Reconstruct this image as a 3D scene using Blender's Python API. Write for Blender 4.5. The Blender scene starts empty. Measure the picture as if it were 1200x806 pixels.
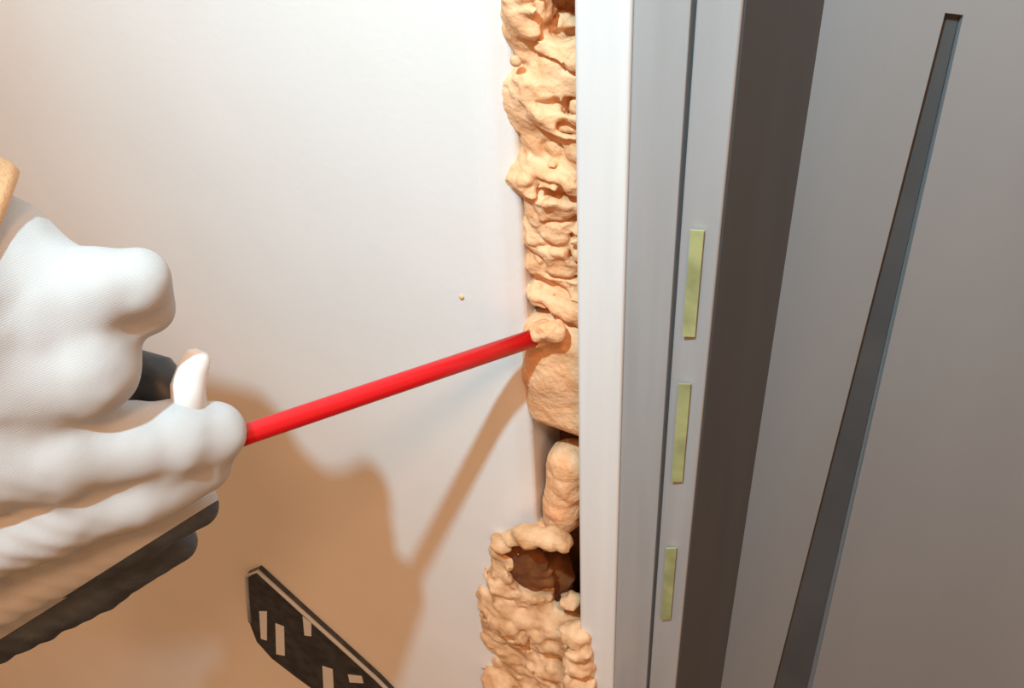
import bpy, bmesh, math, random
import numpy as np
from mathutils import Vector, Matrix

random.seed(7)
S = bpy.context.scene
COL = S.collection

# ------------------------------------------------------------------ camera
ZO = 1.10                                   # working height of the scene above the floor
PITCH, YAW, DIST = math.radians(40), math.radians(28), 0.5
FPX = 1430 * math.tan(PITCH)                # focal length in pixels of the 1200x806 frame
A = np.array([-math.sin(YAW) * math.cos(PITCH), math.cos(YAW) * math.cos(PITCH), -math.sin(PITCH)])
R0 = np.array([math.cos(YAW), math.sin(YAW), 0.0])
U0 = np.cross(R0, A)
ROLL = math.atan2(90, 1427)
RR = math.cos(ROLL) * R0 - math.sin(ROLL) * U0
UU = math.sin(ROLL) * R0 + math.cos(ROLL) * U0
CAM = -A * DIST + np.array([0, 0, ZO])

def at(x, y, Y):
    """world point on the plane Y, on the sight line measured at (x, y) in the photograph"""
    d = A + RR * (x - 600) / FPX - UU * (y - 403) / FPX
    return CAM + d * (Y - CAM[1]) / d[1]

def dp(x, y, depth):
    """world point at a given distance along the viewing axis"""
    return CAM + (A + RR * (x - 600) / FPX - UU * (y - 403) / FPX) * depth

cam = bpy.data.cameras.new('camera')
cam.sensor_fit = 'HORIZONTAL'
cam.sensor_width = 36
cam.lens = 36 * FPX / 1200
cam.clip_start = 0.01
co = bpy.data.objects.new('camera', cam)
COL.objects.link(co)
m = Matrix.Identity(4)
for i in range(3):
    m[i][0], m[i][1], m[i][2], m[i][3] = RR[i], UU[i], -A[i], CAM[i]
co.matrix_world = m
S.camera = co

# ------------------------------------------------------------------ world, lights, exposure
W = bpy.data.worlds.new('world')
S.world = W
W.use_nodes = True
W.node_tree.nodes['Background'].inputs[0].default_value = (1.0, 0.52, 0.25, 1)
W.node_tree.nodes['Background'].inputs[1].default_value = 0.74

def aim(o, target):
    o.rotation_euler = (Vector(target) - o.location).to_track_quat('-Z', 'Y').to_euler()

# white work light above the wall, throwing the crisp shadows
sp = bpy.data.lights.new('work_light', 'SPOT')
sp.energy = 43
sp.color = (0.47, 0.84, 1.0)
sp.shadow_soft_size = 0.014
sp.spot_size = math.radians(90)
sp.spot_blend = 1.0
so = bpy.data.objects.new('work_light', sp)
COL.objects.link(so)
so.location = (0.04, -0.49, ZO + 0.78)
aim(so, (0.12, 0, ZO + 0.28))

# warm lamp of the room, large and soft, from the upper right
al = bpy.data.lights.new('room_lamp', 'AREA')
al.energy = 13
al.color = (1.0, 0.54, 0.29)
al.shape = 'DISK'
al.size = 0.3
ao = bpy.data.objects.new('room_lamp', al)
COL.objects.link(ao)
ao.location = (0.62, -0.95, ZO + 1.50)
aim(ao, (-0.05, 0, ZO - 0.05))

S.view_settings.view_transform = 'Standard'
S.view_settings.look = 'None'
S.view_settings.gamma = 1
S.view_settings.use_curve_mapping = False
S.view_settings.exposure = 0.0

# ------------------------------------------------------------------ materials
def mat(name, col, rough=0.6, metal=0.0, var=0.0, vscale=40, bump=0.0, bscale=200, col2=None, stretch=(1, 1, 1), spec=0.5, sss=0.0, coat=0.0):
    M = bpy.data.materials.new(name)
    M.use_nodes = True
    nt = M.node_tree
    b = nt.nodes['Principled BSDF']
    b.inputs['Base Color'].default_value = (*col, 1)
    b.inputs['Roughness'].default_value = rough
    b.inputs['Metallic'].default_value = metal
    b.inputs['Specular IOR Level'].default_value = spec
    b.inputs['Coat Weight'].default_value = coat
    if sss:
        b.inputs['Subsurface Weight'].default_value = sss
        b.inputs['Subsurface Scale'].default_value = 0.004
        b.inputs['Subsurface Radius'].default_value = (1.0, 0.6, 0.35)
    tc = nt.nodes.new('ShaderNodeTexCoord')
    mp = nt.nodes.new('ShaderNodeMapping')
    mp.inputs['Scale'].default_value = stretch
    nt.links.new(tc.outputs['Object'], mp.inputs['Vector'])
    if var or col2:
        n = nt.nodes.new('ShaderNodeTexNoise')
        n.inputs['Scale'].default_value = vscale
        n.inputs['Detail'].default_value = 5
        nt.links.new(mp.outputs[0], n.inputs['Vector'])
        r = nt.nodes.new('ShaderNodeValToRGB')
        c2 = col2 or tuple(max(0, c * (1 - var)) for c in col)
        r.color_ramp.elements[0].color = (*c2, 1)
        r.color_ramp.elements[1].color = (*col, 1)
        r.color_ramp.elements[0].position = 0.35
        r.color_ramp.elements[1].position = 0.65
        nt.links.new(n.outputs['Fac'], r.inputs[0])
        nt.links.new(r.outputs[0], b.inputs['Base Color'])
    if bump:
        n2 = nt.nodes.new('ShaderNodeTexNoise')
        n2.inputs['Scale'].default_value = bscale
        n2.inputs['Detail'].default_value = 4
        nt.links.new(mp.outputs[0], n2.inputs['Vector'])
        bp = nt.nodes.new('ShaderNodeBump')
        bp.inputs['Strength'].default_value = bump
        bp.inputs['Distance'].default_value = 0.001
        nt.links.new(n2.outputs['Fac'], bp.inputs['Height'])
        nt.links.new(bp.outputs[0], b.inputs['Normal'])
    return M

M_WALL = mat('white_plaster', (0.82, 0.81, 0.80), 0.75, var=0.03, vscale=14, bump=0.12, bscale=260)
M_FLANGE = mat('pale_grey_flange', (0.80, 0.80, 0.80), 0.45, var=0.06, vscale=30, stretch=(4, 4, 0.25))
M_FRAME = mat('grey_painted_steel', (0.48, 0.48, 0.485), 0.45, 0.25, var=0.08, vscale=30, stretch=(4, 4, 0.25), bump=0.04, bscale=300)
M_LIP = mat('grey_painted_steel_lip', (0.48, 0.48, 0.49), 0.45, 0.25, var=0.08, vscale=30, stretch=(4, 4, 0.25))
M_LEAF = mat('dark_grey_door_paint', (0.50, 0.51, 0.525), 0.5, 0.68, var=0.06, vscale=8, stretch=(3, 3, 0.5), bump=0.03, bscale=220)
M_STRIP = mat('charcoal_strip', (0.075, 0.075, 0.077), 0.5, var=0.2, vscale=20)
M_REB = mat('rebate_shade', (0.07, 0.07, 0.072), 0.45, var=0.1, vscale=20, stretch=(4, 4, 0.25))  # shade on the right-facing return is put into this dark colour
M_SEAL = mat('yellow_green_film', (0.42, 0.43, 0.20), 0.5, var=0.35, vscale=60)
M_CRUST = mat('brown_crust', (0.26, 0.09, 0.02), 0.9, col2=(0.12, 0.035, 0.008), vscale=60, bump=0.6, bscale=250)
M_UNDER = mat('underside_shade', (0.075, 0.092, 0.115), 0.6, var=0.45, vscale=60, bump=0.4, bscale=500)  # shade of the glove's underside as a dark grey colour
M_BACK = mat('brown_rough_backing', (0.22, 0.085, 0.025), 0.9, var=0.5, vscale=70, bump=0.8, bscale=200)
M_FOAM = mat('peach_foam', (0.88, 0.53, 0.30), 0.65, col2=(0.78, 0.40, 0.19), vscale=90, bump=0.9, bscale=380, sss=0.15)
M_OLDFOAM = mat('aged_foam', (0.82, 0.53, 0.31), 0.7, col2=(0.55, 0.29, 0.13), vscale=70, bump=0.7, bscale=380, sss=0.2)
M_RED = mat('red_plastic', (0.66, 0.005, 0.010), 0.32, spec=0.5)
M_BLACK = mat('black_plastic', (0.035, 0.035, 0.037), 0.45)
M_WHITEP = mat('white_plastic', (0.85, 0.85, 0.84), 0.35)
M_PLATE = mat('charcoal_plate', (0.055, 0.065, 0.085), 0.45, var=0.5, vscale=120)
M_MARK = mat('pale_print', (0.74, 0.80, 0.90), 0.5)
M_SLEEVE = mat('tan_sleeve', (0.75, 0.46, 0.24), 0.85, bump=0.4, bscale=500)
M_FLOOR = mat('grey_floor', (0.10, 0.095, 0.09), 0.7, var=0.2, vscale=6)

# knitted cotton of the glove: fine ribs along the fingers
M_GLOVE = bpy.data.materials.new('white_knit_cotton')
M_GLOVE.use_nodes = True
nt = M_GLOVE.node_tree
b = nt.nodes['Principled BSDF']
b.inputs['Base Color'].default_value = (0.53, 0.53, 0.53, 1)
b.inputs['Roughness'].default_value = 0.85
b.inputs['Sheen Weight'].default_value = 0.15
tc = nt.nodes.new('ShaderNodeTexCoord')
mp = nt.nodes.new('ShaderNodeMapping')
mp.inputs['Rotation'].default_value = (0.2, 0.35, 0.3)
nt.links.new(tc.outputs['Object'], mp.inputs['Vector'])
wv = nt.nodes.new('ShaderNodeTexWave')
wv.wave_type = 'BANDS'
wv.bands_direction = 'Z'
wv.inputs['Scale'].default_value = 420
wv.inputs['Distortion'].default_value = 2.5
wv.inputs['Detail'].default_value = 2
nt.links.new(mp.outputs[0], wv.inputs['Vector'])
ns = nt.nodes.new('ShaderNodeTexNoise')
ns.inputs['Scale'].default_value = 350
nt.links.new(mp.outputs[0], ns.inputs['Vector'])
ad = nt.nodes.new('ShaderNodeMath')
ad.operation = 'ADD'
nt.links.new(wv.outputs['Fac'], ad.inputs[0])
nt.links.new(ns.outputs['Fac'], ad.inputs[1])
bp = nt.nodes.new('ShaderNodeBump')
bp.inputs['Strength'].default_value = 0.10
bp.inputs['Distance'].default_value = 0.001
nt.links.new(ad.outputs[0], bp.inputs['Height'])
nt.links.new(bp.outputs[0], b.inputs['Normal'])

# ------------------------------------------------------------------ helpers
def link(name, me, material, parent=None, smooth=False):
    o = bpy.data.objects.new(name, me)
    COL.objects.link(o)
    me.materials.append(material)
    if smooth:
        me.polygons.foreach_set('use_smooth', [True] * len(me.polygons))
    if parent is not None:
        o.parent = parent
        o.matrix_parent_inverse = Matrix.Translation(parent.location).inverted()
    return o

def empty(name, loc):
    o = bpy.data.objects.new(name, None)
    o.empty_display_size = 0.02
    o.location = loc
    COL.objects.link(o)
    return o

def tag(o, label, cat=None, kind=None, group=None):
    o['label'] = label
    if cat: o['category'] = cat
    if kind: o['kind'] = kind
    if group: o['group'] = group
    return o

def from_bm(name, bm, material, parent=None, smooth=False):
    bmesh.ops.recalc_face_normals(bm, faces=bm.faces)
    me = bpy.data.meshes.new(name)
    bm.to_mesh(me)
    bm.free()
    return link(name, me, material, parent, smooth)

def extrude_profile(pts, z0, z1, bevel=0.0):
    """closed (x, y) outline extruded from z0 to z1"""
    bm = bmesh.new()
    lo = [bm.verts.new((x, y, z0)) for x, y in pts]
    hi = [bm.verts.new((x, y, z1)) for x, y in pts]
    n = len(pts)
    for i in range(n):
        j = (i + 1) % n
        bm.faces.new((lo[i], lo[j], hi[j], hi[i]))
    bm.faces.new(lo[::-1])
    bm.faces.new(hi)
    if bevel:
        ed = [e for e in bm.edges if abs(e.verts[0].co.z - e.verts[1].co.z) > 0.1]
        bmesh.ops.bevel(bm, geom=ed, offset=bevel, segments=3, affect='EDGES', profile=0.5)
    return bm

def wall_slab(poly, y_front, y_back, bevel=0.0):
    """outline of world points (x, z) on a wall, with real thickness along y"""
    bm = bmesh.new()
    f = [bm.verts.new((x, y_front, z)) for x, z in poly]
    k = [bm.verts.new((x, y_back, z)) for x, z in poly]
    n = len(poly)
    bm.faces.new(f)
    bm.faces.new(k[::-1])
    for i in range(n):
        j = (i + 1) % n
        bm.faces.new((f[j], f[i], k[i], k[j]))
    if bevel:
        ed = [e for e in bm.edges if e.verts[0] in f and e.verts[1] in f]
        bmesh.ops.bevel(bm, geom=ed, offset=bevel, segments=2, affect='EDGES', profile=0.5)
    return bm

def tube(path, radii, seg=24, hollow=None):
    """a swept round tube through path points; hollow = inner radius at the far end"""
    bm = bmesh.new()
    rings = []
    P = [Vector(p) for p in path]
    rr = list(radii)
    if hollow:
        d = (P[-1] - P[-2]).normalized()
        P += [P[-1], P[-1] - d * 0.012]
        rr += [hollow, hollow]
    d0 = None
    for i, p in enumerate(P):
        if i < len(path):
            d = (P[min(i + 1, len(path) - 1)] - P[max(i - 1, 0)]).normalized()
        s = d.orthogonal().normalized() if d0 is None else (d0 - d * d0.dot(d)).normalized()
        d0 = s
        t = d.cross(s)
        rings.append([bm.verts.new(p + (s * math.cos(2 * math.pi * k / seg) + t * math.sin(2 * math.pi * k / seg)) * rr[i]) for k in range(seg)])
    for a, c in zip(rings, rings[1:]):
        for k in range(seg):
            bm.faces.new((a[k], a[(k + 1) % seg], c[(k + 1) % seg], c[k]))
    bm.faces.new(rings[0][::-1])
    bm.faces.new(rings[-1])
    return bm

# --- signed distance fields turned into meshes (surface nets)
class Noise:
    def __init__(s, seed):
        s.t = np.random.RandomState(seed).rand(32, 32, 32) * 2 - 1
    def __call__(s, p, freq):
        q = p * freq + 100.0
        i = np.floor(q).astype(int)
        f = q - i
        f = f * f * (3 - 2 * f)
        r = 0
        for dx in (0, 1):
            for dy in (0, 1):
                for dz in (0, 1):
                    w = (f[..., 0] if dx else 1 - f[..., 0]) * (f[..., 1] if dy else 1 - f[..., 1]) * (f[..., 2] if dz else 1 - f[..., 2])
                    r = r + w * s.t[(i[..., 0] + dx) % 32, (i[..., 1] + dy) % 32, (i[..., 2] + dz) % 32]
        return r

def smin(a, c, k):
    h = np.clip(0.5 + 0.5 * (c - a) / k, 0, 1)
    return c * (1 - h) + a * h - k * h * (1 - h)

def smax(a, c, k):
    return -smin(-a, -c, k)

def cone(p, a, c, ra, rb):
    a = np.asarray(a); c = np.asarray(c)
    ba = c - a
    h = np.clip(((p - a) @ ba) / (ba @ ba), 0, 1)
    return np.linalg.norm(p - a - h[..., None] * ba, axis=-1) - (ra + (rb - ra) * h)

def ellipsoid(p, c, r):
    r = np.asarray(r)
    q = (p - np.asarray(c)) / r
    k = np.linalg.norm(q, axis=-1)
    return (k - 1) * r.min()

def sdf_mesh(name, fn, lo, hi, step, smooth_iter=1):
    lo = np.asarray(lo, float); hi = np.asarray(hi, float)
    n = np.maximum(4, np.ceil((hi - lo) / step).astype(int) + 1)
    g = np.stack(np.meshgrid(*[lo[i] + np.arange(n[i]) * step for i in range(3)], indexing='ij'), -1)
    v = fn(g)
    # close at the box
    v[0], v[-1] = np.maximum(v[0], step * .3), np.maximum(v[-1], step * .3)
    v[:, 0], v[:, -1] = np.maximum(v[:, 0], step * .3), np.maximum(v[:, -1], step * .3)
    v[:, :, 0], v[:, :, -1] = np.maximum(v[:, :, 0], step * .3), np.maximum(v[:, :, -1], step * .3)
    ins = v < 0
    acc = np.zeros((*(n - 1), 3)); cnt = np.zeros(n - 1)
    corners = [(a, c, d) for a in (0, 1) for c in (0, 1) for d in (0, 1)]
    sl = lambda c: tuple(slice(c[i], n[i] - 1 + c[i]) for i in range(3))
    for c in corners:
        for ax in range(3):
            if c[ax]: continue
            e = list(c); e[ax] = 1; e = tuple(e)
            va, vb = v[sl(c)], v[sl(e)]
            cr = (va < 0) != (vb < 0)
            t = np.where(cr, va / np.where(cr, va - vb, 1), 0)
            pt = np.zeros((*(n - 1), 3)); pt[...] = c
            pt[..., ax] += t
            acc += np.where(cr[..., None], pt, 0); cnt += cr
    act = cnt > 0
    idx = -np.ones(n - 1, int)
    idx[act] = np.arange(act.sum())
    cells = np.argwhere(act)
    verts = lo + (cells + acc[act] / cnt[act][:, None]) * step
    quads = []
    for ax in range(3):
        b1, b2 = (ax + 1) % 3, (ax + 2) % 3
        s0 = [slice(1, n[i] - 1) for i in range(3)]; s1 = list(s0)
        s0[ax] = slice(0, n[ax] - 1); s1[ax] = slice(1, n[ax])
        ia, ib = ins[tuple(s0)], ins[tuple(s1)]
        e = np.argwhere(ia != ib)
        if not len(e): continue
        flip = ib[tuple(e.T)]
        base = e.copy(); base[:, b1] += 1; base[:, b2] += 1
        q = []
        for d1, d2 in ((0, 0), (1, 0), (1, 1), (0, 1)):
            cc = base.copy(); cc[:, b1] -= d1; cc[:, b2] -= d2
            q.append(idx[tuple(cc.T)])
        q = np.stack(q, 1)
        q[flip] = q[flip][:, ::-1]
        quads.append(q)
    Q = np.concatenate(quads)
    for _ in range(smooth_iter):
        s = np.zeros_like(verts); k = np.zeros(len(verts))
        for a, c in ((0, 1), (1, 2), (2, 3), (3, 0)):
            np.add.at(s, Q[:, a], verts[Q[:, c]]); np.add.at(k, Q[:, a], 1)
            np.add.at(s, Q[:, c], verts[Q[:, a]]); np.add.at(k, Q[:, c], 1)
        verts = 0.5 * verts + 0.5 * s / k[:, None]
    me = bpy.data.meshes.new(name)
    me.from_pydata(verts.tolist(), [], Q.tolist())
    me.update()
    bm = bmesh.new(); bm.from_mesh(me)
    bmesh.ops.recalc_face_normals(bm, faces=bm.faces)
    bm.to_mesh(me); bm.free()
    return me

X = lambda px, Y, row=403: float(at(px, row, Y)[0])
Zr = lambda row, px=650, Y=0.0: float(at(px, row, Y)[2])

# ------------------------------------------------------------------ the setting
ZT, ZB = 2.25, 0.0
XC, XE = X(577, 0), X(617, 0.006)           # corner rounding of the plaster, edge of the gap
o = from_bm('wall_left', extrude_profile([(-1.6, 0), (XC, 0), ((XC + XE) / 2, 0.0018), (XE, 0.007), (XE, 0.12), (-1.6, 0.12)], ZB, ZT, 0.002), M_WALL)
tag(o, 'white plastered wall with a rounded edge beside the foam-filled gap', kind='structure')
o = from_bm('floor', wall_slab([(-4, 0), (4, 0), (4, -0.02), (-4, -0.02)], -6.0, 0.4), M_FLOOR)
tag(o, 'plain grey floor below the door', kind='structure')

XF = X(675, -0.016)
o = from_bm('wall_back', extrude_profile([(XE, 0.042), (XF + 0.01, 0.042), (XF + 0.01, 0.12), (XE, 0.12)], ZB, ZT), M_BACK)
tag(o, 'rough brown backing deep inside the gap', kind='structure')

# door frame: folded steel profile
fr = tag(empty('trim_1', (XF, 0, 0)), 'grey painted steel door frame beside the foamed gap', kind='structure')
XA, XB_, XL, XR = X(729, -0.0155), X(783, -0.020), X(789, -0.020), X(831, -0.024)
XQ = XR + 0.016
from_bm('frame_flange', extrude_profile([(XF, -0.014), (XF + 0.002, -0.0175), (XA, -0.0155), (XA, 0.05), (XF, 0.05)], ZB, ZT, 0.0012), M_FLANGE, fr)
from_bm('frame_face', extrude_profile([(XA, 0.05), (XA, -0.0135), (XB_, -0.0195), (XB_, -0.012), (XL, -0.012), (XL, 0.10), (XF + 0.001, 0.10), (XF + 0.001, 0.05)], ZB, ZT, 0.0008), M_FRAME, fr)
from_bm('frame_lip', extrude_profile([(XL, -0.021), (XL + 0.004, -0.0225), (XR, -0.0245), (XR, 0.10), (XL, 0.10)], ZB, ZT, 0.0012), M_LIP, fr)
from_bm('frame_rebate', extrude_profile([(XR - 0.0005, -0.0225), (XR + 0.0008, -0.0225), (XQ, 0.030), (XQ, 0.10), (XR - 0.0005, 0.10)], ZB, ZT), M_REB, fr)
# left-over strips of yellowish film along the lip
for r0, r1, pa, pb in ((268, 392, 801, 813), (448, 562, 787, 800), (640, 722, 771, 784)):
    q = [at(x + d, r, -0.0245) for x, r, d in ((pa, r0, 5), (pb, r0, 5), (pb, r1, -5), (pa, r1, -5))]
    x0 = XL + 0.0050; x1 = x0 + 0.0052
    from_bm('film_strip', wall_slab([(x0, q[0][2]), (x1, q[1][2]), (x1, q[2][2]), (x0, q[3][2])], -0.0252, -0.0244), M_SEAL, fr)

# door leaf, with a tapering dark strip let into it
YL = 0.030
dr = tag(empty('door_1', (XQ, 0.05, 0)), 'dark grey door leaf with a long dark tapering strip', kind='structure')
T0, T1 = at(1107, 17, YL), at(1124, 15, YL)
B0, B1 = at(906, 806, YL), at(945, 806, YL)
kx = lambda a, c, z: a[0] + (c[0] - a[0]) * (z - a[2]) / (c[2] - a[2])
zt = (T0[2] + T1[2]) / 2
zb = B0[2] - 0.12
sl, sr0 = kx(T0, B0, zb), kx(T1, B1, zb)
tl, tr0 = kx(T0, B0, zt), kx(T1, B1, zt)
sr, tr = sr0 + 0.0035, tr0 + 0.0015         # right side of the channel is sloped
XD = XQ + 0.9
bm = bmesh.new()
def quad(pts):
    bm.faces.new([bm.verts.new(p) for p in pts])
g = 0.002
for y, d in ((YL, 0),):
    quad([(XQ, y, ZB), (sl, y, ZB), (sl, y, zb), (XQ, y, zb)])
    quad([(sl, y, ZB), (sr, y, ZB), (sr, y, zb), (sl, y, zb)])
    quad([(sr, y, ZB), (XD, y, ZB), (XD, y, zb), (sr, y, zb)])
    quad([(XQ, y, zb), (sl, y, zb), (tl, y, zt), (XQ, y, zt)])
    quad([(sr, y, zb), (XD, y, zb), (XD, y, zt), (tr, y, zt)])
    quad([(XQ, y, zt), (tl, y, zt), (tl, y, ZT), (XQ, y, ZT)])
    quad([(tl, y, zt), (tr, y, zt), (tr, y, ZT), (tl, y, ZT)])
    quad([(tr, y, zt), (XD, y, zt), (XD, y, ZT), (tr, y, ZT)])
yb = YL + 0.045
quad([(XQ, yb, ZB), (XQ, yb, ZT), (XD, yb, ZT), (XD, yb, ZB)])
quad([(XQ, YL, ZB), (XQ, YL, ZT), (XQ, yb, ZT), (XQ, yb, ZB)])
quad([(XD, YL, ZB), (XD, yb, ZB), (XD, yb, ZT), (XD, YL, ZT)])
quad([(XQ, YL, ZT), (XD, YL, ZT), (XD, yb, ZT), (XQ, yb, ZT)])
quad([(XQ, YL, ZB), (XQ, yb, ZB), (XD, yb, ZB), (XD, YL, ZB)])
# sides of the channel
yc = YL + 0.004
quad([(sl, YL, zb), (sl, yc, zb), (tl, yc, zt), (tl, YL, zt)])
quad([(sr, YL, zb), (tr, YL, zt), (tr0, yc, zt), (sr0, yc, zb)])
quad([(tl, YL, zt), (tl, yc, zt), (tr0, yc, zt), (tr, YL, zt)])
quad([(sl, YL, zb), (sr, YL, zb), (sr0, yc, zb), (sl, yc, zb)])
bmesh.ops.remove_doubles(bm, verts=bm.verts, dist=1e-6)
from_bm('door_panel', bm, M_LEAF, dr)
from_bm('dark_strip', wall_slab([(sl, zb), (sr0, zb), (tr0, zt), (tl, zt)], YL + 0.003, yc + 0.002), M_STRIP, dr)

# ------------------------------------------------------------------ expanding foam in the gap
NZ = Noise(3); NZ2 = Noise(11)
XG0, XG1 = XE - 0.001, XF + 0.004           # gap between plaster and steel

def lumps(p, seed, n, box, r0, r1, k):
    rs = np.random.RandomState(seed)
    d = None
    for _ in range(n):
        c = [rs.uniform(*box[i]) for i in range(3)]
        r = rs.uniform(r0, r1)
        e = ellipsoid(p, c, (r * rs.uniform(.8, 1.3), r * rs.uniform(.6, .9), r * rs.uniform(.5, 1.0)))
        d = e if d is None else smin(d, e, k)
    return d

def band(d, p, f):
    r = np.zeros_like(d)
    k = np.abs(d) < 0.006
    r[k] = f(p[k])
    return r

def carve(p, d, holes, k=0.002):
    for px, row, rx, ry, rz, Y in holes:
        d = smax(d, -ellipsoid(p, at(px, row, Y), (rx, ry, rz)), k)
    return d

# upper bead, from above the picture down to the nozzle
zlo, zhi = Zr(386), Zr(0) + 0.05
def upper(p):
    d = lumps(p, 5, 60, ((XG0 + .001, XG1), (0.010, 0.020), (zlo, zhi)), 0.009, 0.016, 0.004)
    core = ellipsoid(p, ((XG0 + XG1) / 2, 0.024, (zlo + zhi) / 2), (0.026, 0.020, (zhi - zlo) * .62))
    d = smin(d, core, 0.004)
    d = carve(p, d, [(668, 8, .009, .060, .013, .010), (652, 131, .010, .007, .0025, -.002), (664, 156, .006, .010, .004, -.002),
                     (640, 235, .012, .007, .0025, -.002), (661, 66, .004, .007, .005, -.002), (664, 275, .005, .010, .007, .0),
                     (656, 170, .006, .006, .002, -.002), (650, 312, .003, .006, .006, .0), (652, 345, .006, .006, .002, .0)])
    d = d + band(d, p, lambda q: 0.0018 * NZ(q, 120) + 0.0050 * np.maximum(0, 0.35 - np.abs(NZ2(q * np.array([.7, 1, 1.4]), 130))) * np.clip((q[..., 0] - XG0 - .002) / .014, .15, 1) * 2.2 + 0.0009 * NZ2(q, 360))
    d = np.maximum(d, p[..., 2] - zhi)
    return smax(d, p[..., 0] - (XF + 0.0005), .0005)
o = link('foam_bead', sdf_mesh('foam_bead', upper, (XE - .016, -.012, zlo - .012), (XF + .004, .041, zhi + .002), 0.0011), M_FOAM, None, True)
tag(o, 'lumpy peach foam bead filling the gap above the red nozzle tip', 'foam')

# smooth plug just under the nozzle
z2, z1 = Zr(512), Zr(394)
def plug(p):
    q = np.abs(p - np.array([(XG0 + XG1) / 2, 0.024, (z1 + z2) / 2])) - np.array([.012, .012, (z1 - z2) / 2 - .010])
    d = np.linalg.norm(np.maximum(q, 0), axis=-1) + np.minimum(q.max(-1), 0) - .011
    d = smin(d, lumps(p, 9, 14, ((XG0 + .002, XG1), (0.012, 0.02), (z2 + .012, z1)), 0.010, 0.015, 0.006), 0.006)
    d = carve(p, d, [(647, 543, .020, .016, .010, .0)], .004)
    d = d + band(d, p, lambda q: 0.0009 * NZ(q, 90) + 0.0004 * NZ2(q, 300))
    return smax(d, p[..., 0] - (XF + 0.0005), .0005)
o = link('foam_plug', sdf_mesh('foam_plug', plug, (XE - .010, -.012, z2 - .012), (XF + .004, .041, z1 + .012), 0.0011), M_FOAM, None, True)
tag(o, 'smooth fresh foam plug directly below the nozzle, lower edge curled', 'foam')

# small nub between the two hollows
z4, z3 = Zr(634), Zr(548)
def nub(p):
    xm = X(656, 0.01)
    d = smin(cone(p, (xm + .002, .016, z3 - .010), (xm - .003, .014, z4 + .008), .0125, .011), ellipsoid(p, at(640, 622, .010), (.010, .008, .006)), .005)
    d = d + band(d, p, lambda q: 0.0014 * NZ(q, 130) + 0.0007 * NZ2(q, 320))
    return smax(d, p[..., 0] - (XF + 0.0005), .0005)
o = link('foam_nub', sdf_mesh('foam_nub', nub, (XE - .014, -.012, z4 - .01), (XF + .004, .041, z3 + .012), 0.0011), M_FOAM, None, True)
tag(o, 'small foam nub between the two dark hollows of the gap', 'foam')

# old foam swelling out over wall and frame at the bottom, hollow on top
zc = Zr(662)
def lump(p):
    zz = Zr(722)
    d = lumps(p, 21, 85, ((X(577, -.002, 740), XF + .002), (-0.001, 0.012), (Zr(860), zz)), 0.011, 0.017, 0.006)
    d = smin(d, ellipsoid(p, at(612, 672, .006), (.024, .013, .036)), .004)
    for px, row, Y, r in ((588, 636, -.004, .0060), (600, 631, -.009, .0065), (615, 629, -.012, .0070), (630, 631, -.012, .0070), (645, 633, -.009, .0070), (658, 634, -.004, .006),
                          (583, 648, -.002, .005), (584, 684, -.003, .008), (592, 672, -.001, .006), (664, 700, .0, .009), (676, 742, -.017, .009), (678, 758, -.018, .010), (681, 776, -.018, .011), (682, 800, -.018, .013)):
        d = smin(d, ellipsoid(p, at(px, row, Y), (r, r * .9, r * .8)), .006)
    d = carve(p, d, [(636, 668, .017, .040, .020, .004), (640, 690, .015, .026, .016, .022), (613, 664, .012, .010, .013, -.0150)], .003)
    d = carve(p, d, [(663, 742, .010, .008, .003, -.014), (666, 748, .005, .008, .006, -.012), (617, 765, .003, .008, .010, -.016),
                     (650, 785, .010, .008, .005, -.016), (576, 735, .006, .008, .003, -.008)], .003)
    d = d + band(d, p, lambda q: 0.0020 * NZ(q, 110) + 0.0048 * np.maximum(0, 0.3 - np.abs(NZ(q, 95))) + 0.0012 * NZ2(q, 300))
    return np.minimum(smax(d, np.where(p[..., 1] > -0.017, p[..., 0] - (XF + 0.0005), d - 1), .0005), 1)
o = link('foam_lump', sdf_mesh('foam_lump', lump, (X(530, 0, 740), -.034, Zr(850)), (XF + .012, .041, Zr(612)), 0.0013), M_OLDFOAM, None, True)
tag(o, 'large aged brown foam lump bulging over the wall edge at the bottom', 'foam')
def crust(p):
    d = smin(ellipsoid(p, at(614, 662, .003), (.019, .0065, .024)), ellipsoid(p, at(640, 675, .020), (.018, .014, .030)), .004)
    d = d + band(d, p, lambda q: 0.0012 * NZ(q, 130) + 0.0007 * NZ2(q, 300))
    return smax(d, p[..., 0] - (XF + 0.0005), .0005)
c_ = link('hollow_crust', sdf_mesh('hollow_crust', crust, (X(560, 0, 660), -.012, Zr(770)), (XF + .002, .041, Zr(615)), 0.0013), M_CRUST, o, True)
c_['label'] = 'dark brown crust inside the hollow'

# ------------------------------------------------------------------ foam applicator: red tube, lever, valve
TIP = at(640, 391, 0.002)
tdep = float((TIP - CAM) @ A)
PH = dp(291, 508, tdep / 1.2)               # where the tube leaves the glove
dv = (TIP - PH) / np.linalg.norm(TIP - PH)
TR = 0.0043
app = tag(empty('foam_applicator', Vector(PH)), 'red plastic foam nozzle tube held by the gloved hand, tip in the gap', 'foam nozzle')
from_bm('nozzle_tube', tube([PH - dv * 0.022, PH, PH + (TIP - PH) * .5, TIP + dv * 0.012], [TR] * 4, 28, TR * .6), M_RED, app, True)
lv = [dp(222, 480, .385), dp(220, 452, .384), dp(227, 430, .383), dp(233, 416, .382), dp(235, 411, .382)]
from_bm('trigger_lever', tube(lv, [.0066, .0064, .0058, .0047, .0025], 20), M_WHITEP, app, True)
vb = [dp(150, 440, .395), dp(182, 448, .395), dp(205, 470, .394), dp(232, 495, .398)]
from_bm('valve_body', tube(vb, [.011, .011, .009, .007], 24), M_BLACK, app, True)

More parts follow.
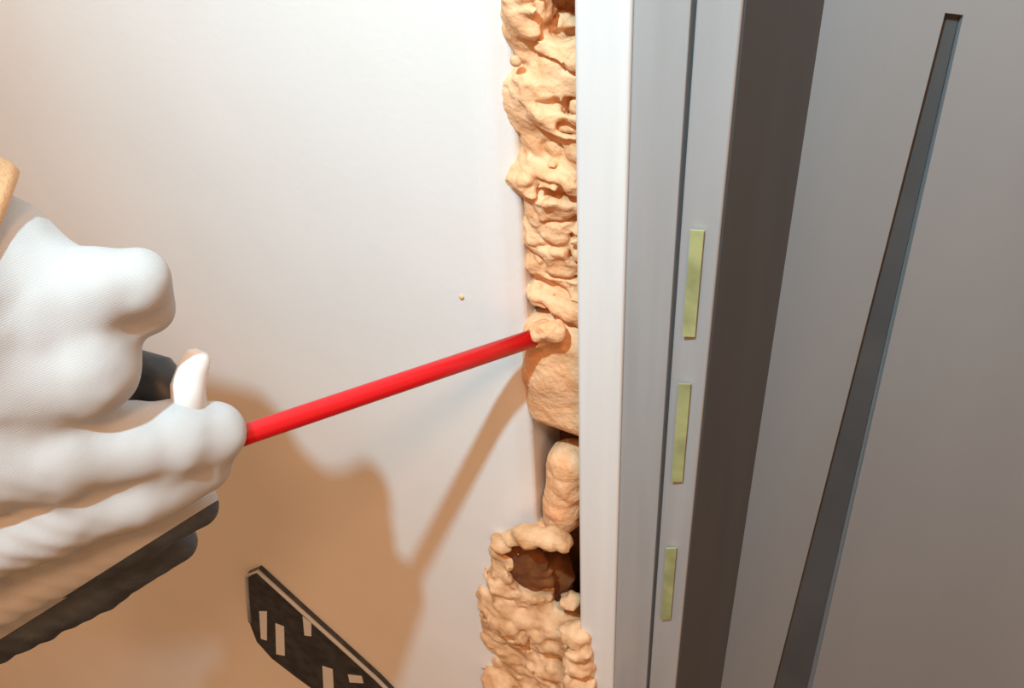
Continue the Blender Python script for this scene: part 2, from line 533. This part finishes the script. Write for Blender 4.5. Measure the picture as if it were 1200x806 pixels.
# fresh foam collecting around the tip
def blob(p):
    d = lumps(p, 31, 3, ((TIP[0] - .002, TIP[0] + .002), (-.003, .002), (TIP[2] - .001, TIP[2] + .002)), .005, .006, .003)
    for px, row, Y, r in ((630, 393, -.008, .004), (640, 388, -.007, .0045), (650, 388, -.004, .005)):
        d = smin(d, ellipsoid(p, at(px, row, Y), (r, r, r)), .002)
    return d + .0012 * NZ(p, 200) + .0006 * NZ2(p, 420)
o = link('foam_blob', sdf_mesh('foam_blob', blob, TIP - .02, TIP + .02, .0007), M_FOAM, None, True)
tag(o, 'small fresh foam blob clinging to the red tube tip', 'foam')

# ------------------------------------------------------------------ gloved hand
per = tag(empty('person', Vector(dp(40, 760, .38))), 'white knit-gloved hand gripping the red foam tube, arm reaching in from the left', 'person')
mm = 0.001
CH = {
    'index': [(-30, 325, .345, 19), (60, 345, .343, 17), (118, 335, .342, 13.5), (158, 330, .345, 11.3), (176, 362, .355, 8.8)],
    'thumb': [(-40, 530, .350, 23), (60, 530, .362, 18), (150, 518, .376, 15), (205, 512, .385, 14), (251, 508, .395, 12.4)],
    'middle': [(-60, 652, .362, 14.5), (60, 607, .376, 13.5), (160, 578, .389, 13), (240, 548, .402, 10.5)],
    'ring': [(-60, 715, .400, 15), (60, 664, .414, 13.5), (150, 625, .424, 13), (228, 590, .428, 10)],
    'pinky': [(-60, 768, .440, 14.5), (40, 718, .452, 13.5), (120, 680, .458, 12.5), (206, 634, .456, 10)],
}
def hand(p):
    body = cone(p, dp(-110, 350, .330), dp(-45, 345, .348), .037, .037)
    body = smin(body, cone(p, dp(-80, 430, .347), dp(94, 428, .352), .036, .020), .012)
    body = smin(body, cone(p, dp(-90, 600, .375), dp(70, 570, .395), .034, .021), .012)
    body = smin(body, cone(p, dp(-90, 670, .42), dp(130, 620, .43), .032, .018), .012)
    body = smin(body, cone(p, dp(70, 570, .388), dp(190, 560, .405), .021, .013), .010)
    body = smin(body, cone(p, dp(-60, 340, .340), dp(-170, 294, .329), .033, .032), .010)
    d = body
    for nm, k in (('index', .010), ('thumb', .008), ('middle', .009), ('ring', .005), ('pinky', .005)):
        pts = [(dp(x, y, z), r * mm) for x, y, z, r in CH[nm]]
        f = None
        for (a, ra), (c, rc) in zip(pts, pts[1:]):
            e = cone(p, a, c, ra, rc)
            f = e if f is None else smin(f, e, .003)
        d = smin(d, f, k)
    # loose cloth: folds following the fingers, stronger towards the palm's underside
    w = p - np.asarray(dp(60, 620, .38))
    across = w @ (-UU * .85 - RR * .5)
    along = w @ (RR * .85 - UU * .5)
    m_ = np.clip((0.035 - along) / 0.06, 0, 1) * np.clip((across + 0.03) / 0.03, 0, 1)
    return d + 0.0009 * m_ * np.sin(across * 900 + 2.0 * band(d, p, lambda q: NZ(q, 40))) + band(d, p, lambda q: 0.0011 * NZ(q, 55) + 0.0004 * NZ2(q, 160))
pts = np.array([dp(x, y, z) for ch in CH.values() for x, y, z, r in ch] + [dp(-220, 260, .325)])
gm = sdf_mesh('work_glove', hand, pts.min(0) - .045, pts.max(0) + .03, 0.0015, 2)
# shade under the glove is painted dark grey: split it off along a slanted edge
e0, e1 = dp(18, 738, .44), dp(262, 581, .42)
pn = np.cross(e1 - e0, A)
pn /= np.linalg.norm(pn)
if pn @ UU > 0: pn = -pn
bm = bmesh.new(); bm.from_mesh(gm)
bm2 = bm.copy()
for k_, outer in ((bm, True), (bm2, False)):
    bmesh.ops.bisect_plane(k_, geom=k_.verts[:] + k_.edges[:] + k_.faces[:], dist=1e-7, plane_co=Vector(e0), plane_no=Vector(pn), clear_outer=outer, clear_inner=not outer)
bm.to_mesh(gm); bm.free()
cm_ = bpy.data.meshes.new('shaded_underside'); bm2.to_mesh(cm_); bm2.free()
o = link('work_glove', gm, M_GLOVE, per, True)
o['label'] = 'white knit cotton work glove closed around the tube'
c_ = bpy.data.objects.new('shaded_underside', cm_); COL.objects.link(c_)
cm_.materials.append(M_UNDER); cm_.polygons.foreach_set('use_smooth', [True] * len(cm_.polygons))
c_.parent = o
c_['label'] = 'underside of the glove, its shade painted dark grey'
ca, cb = dp(-36, 326, .345), dp(-420, 178, .300)
cb = ca + (cb - ca) * 2.4
from_bm('sleeve', tube([ca, ca + (cb - ca) * .015, ca + (cb - ca) * .3, ca + (cb - ca) * .6, cb], [.040, .0415, .0445, .049, .053], 48), M_SLEEVE, per, True)

# ------------------------------------------------------------------ dark plate with pale marks on the wall
YP = -0.005
pl = [(288, 674), (302, 668), (350, 712), (400, 757), (442, 795), (500, 855), (470, 885), (400, 832), (345, 792), (318, 772), (300, 752), (291, 728)]
w = [at(x, y, YP) for x, y in pl]
pe = tag(empty('marked_plate', Vector((w[0][0], 0, w[5][2]))), 'dark charcoal plate with pale upright marks on the wall under the hand', 'plate')
from_bm('plate_body', wall_slab([(q[0], q[2]) for q in w], YP, 0.0005, 0.0012), M_PLATE, pe)
rim = [at(x, y, YP - .0003) for x, y in ((293, 728), (290, 700), (289, 675), (302, 669), (350, 713), (400, 758), (442, 796), (499, 854))]
from_bm('edge_highlight', tube(rim, [.0016] * len(rim), 10), mat('painted_edge_light', (0.50, 0.56, 0.64), 0.4), pe, True)  # highlight on the plate's top and left edges, painted as a pale line
for qs in ([(304, 716), (313, 716), (313, 750), (306, 748)], [(323, 730), (333, 734), (334, 768), (324, 766)], [(355, 722), (365, 730), (365, 745), (357, 744)],
           [(378, 780), (390, 784), (392, 822), (380, 818)], [(408, 790), (424, 792), (426, 800), (410, 799)]):
    w = [at(x, y, YP) for x, y in qs]
    from_bm('printed_mark', wall_slab([(q[0], q[2]) for q in w], YP - .0004, YP + .001), M_MARK, pe)

# ------------------------------------------------------------------ crumbs of foam stuck to the wall
for px, row, r, lab in ((604, 72, .0022, 'tiny foam crumb stuck to the wall near the top'), (541, 348, .0014, 'tiny foam crumb on the wall above the red tube')):
    c = at(px, row, 0.0)
    o = link('foam_crumb', sdf_mesh('foam_crumb', lambda p: ellipsoid(p, c, (r, r * .7, r)) + .0004 * NZ(p, 500), c - r * 1.8, c + r * 1.8, r * .25), M_OLDFOAM, None, True)
    tag(o, lab, 'foam', group='foam crumbs on the wall')
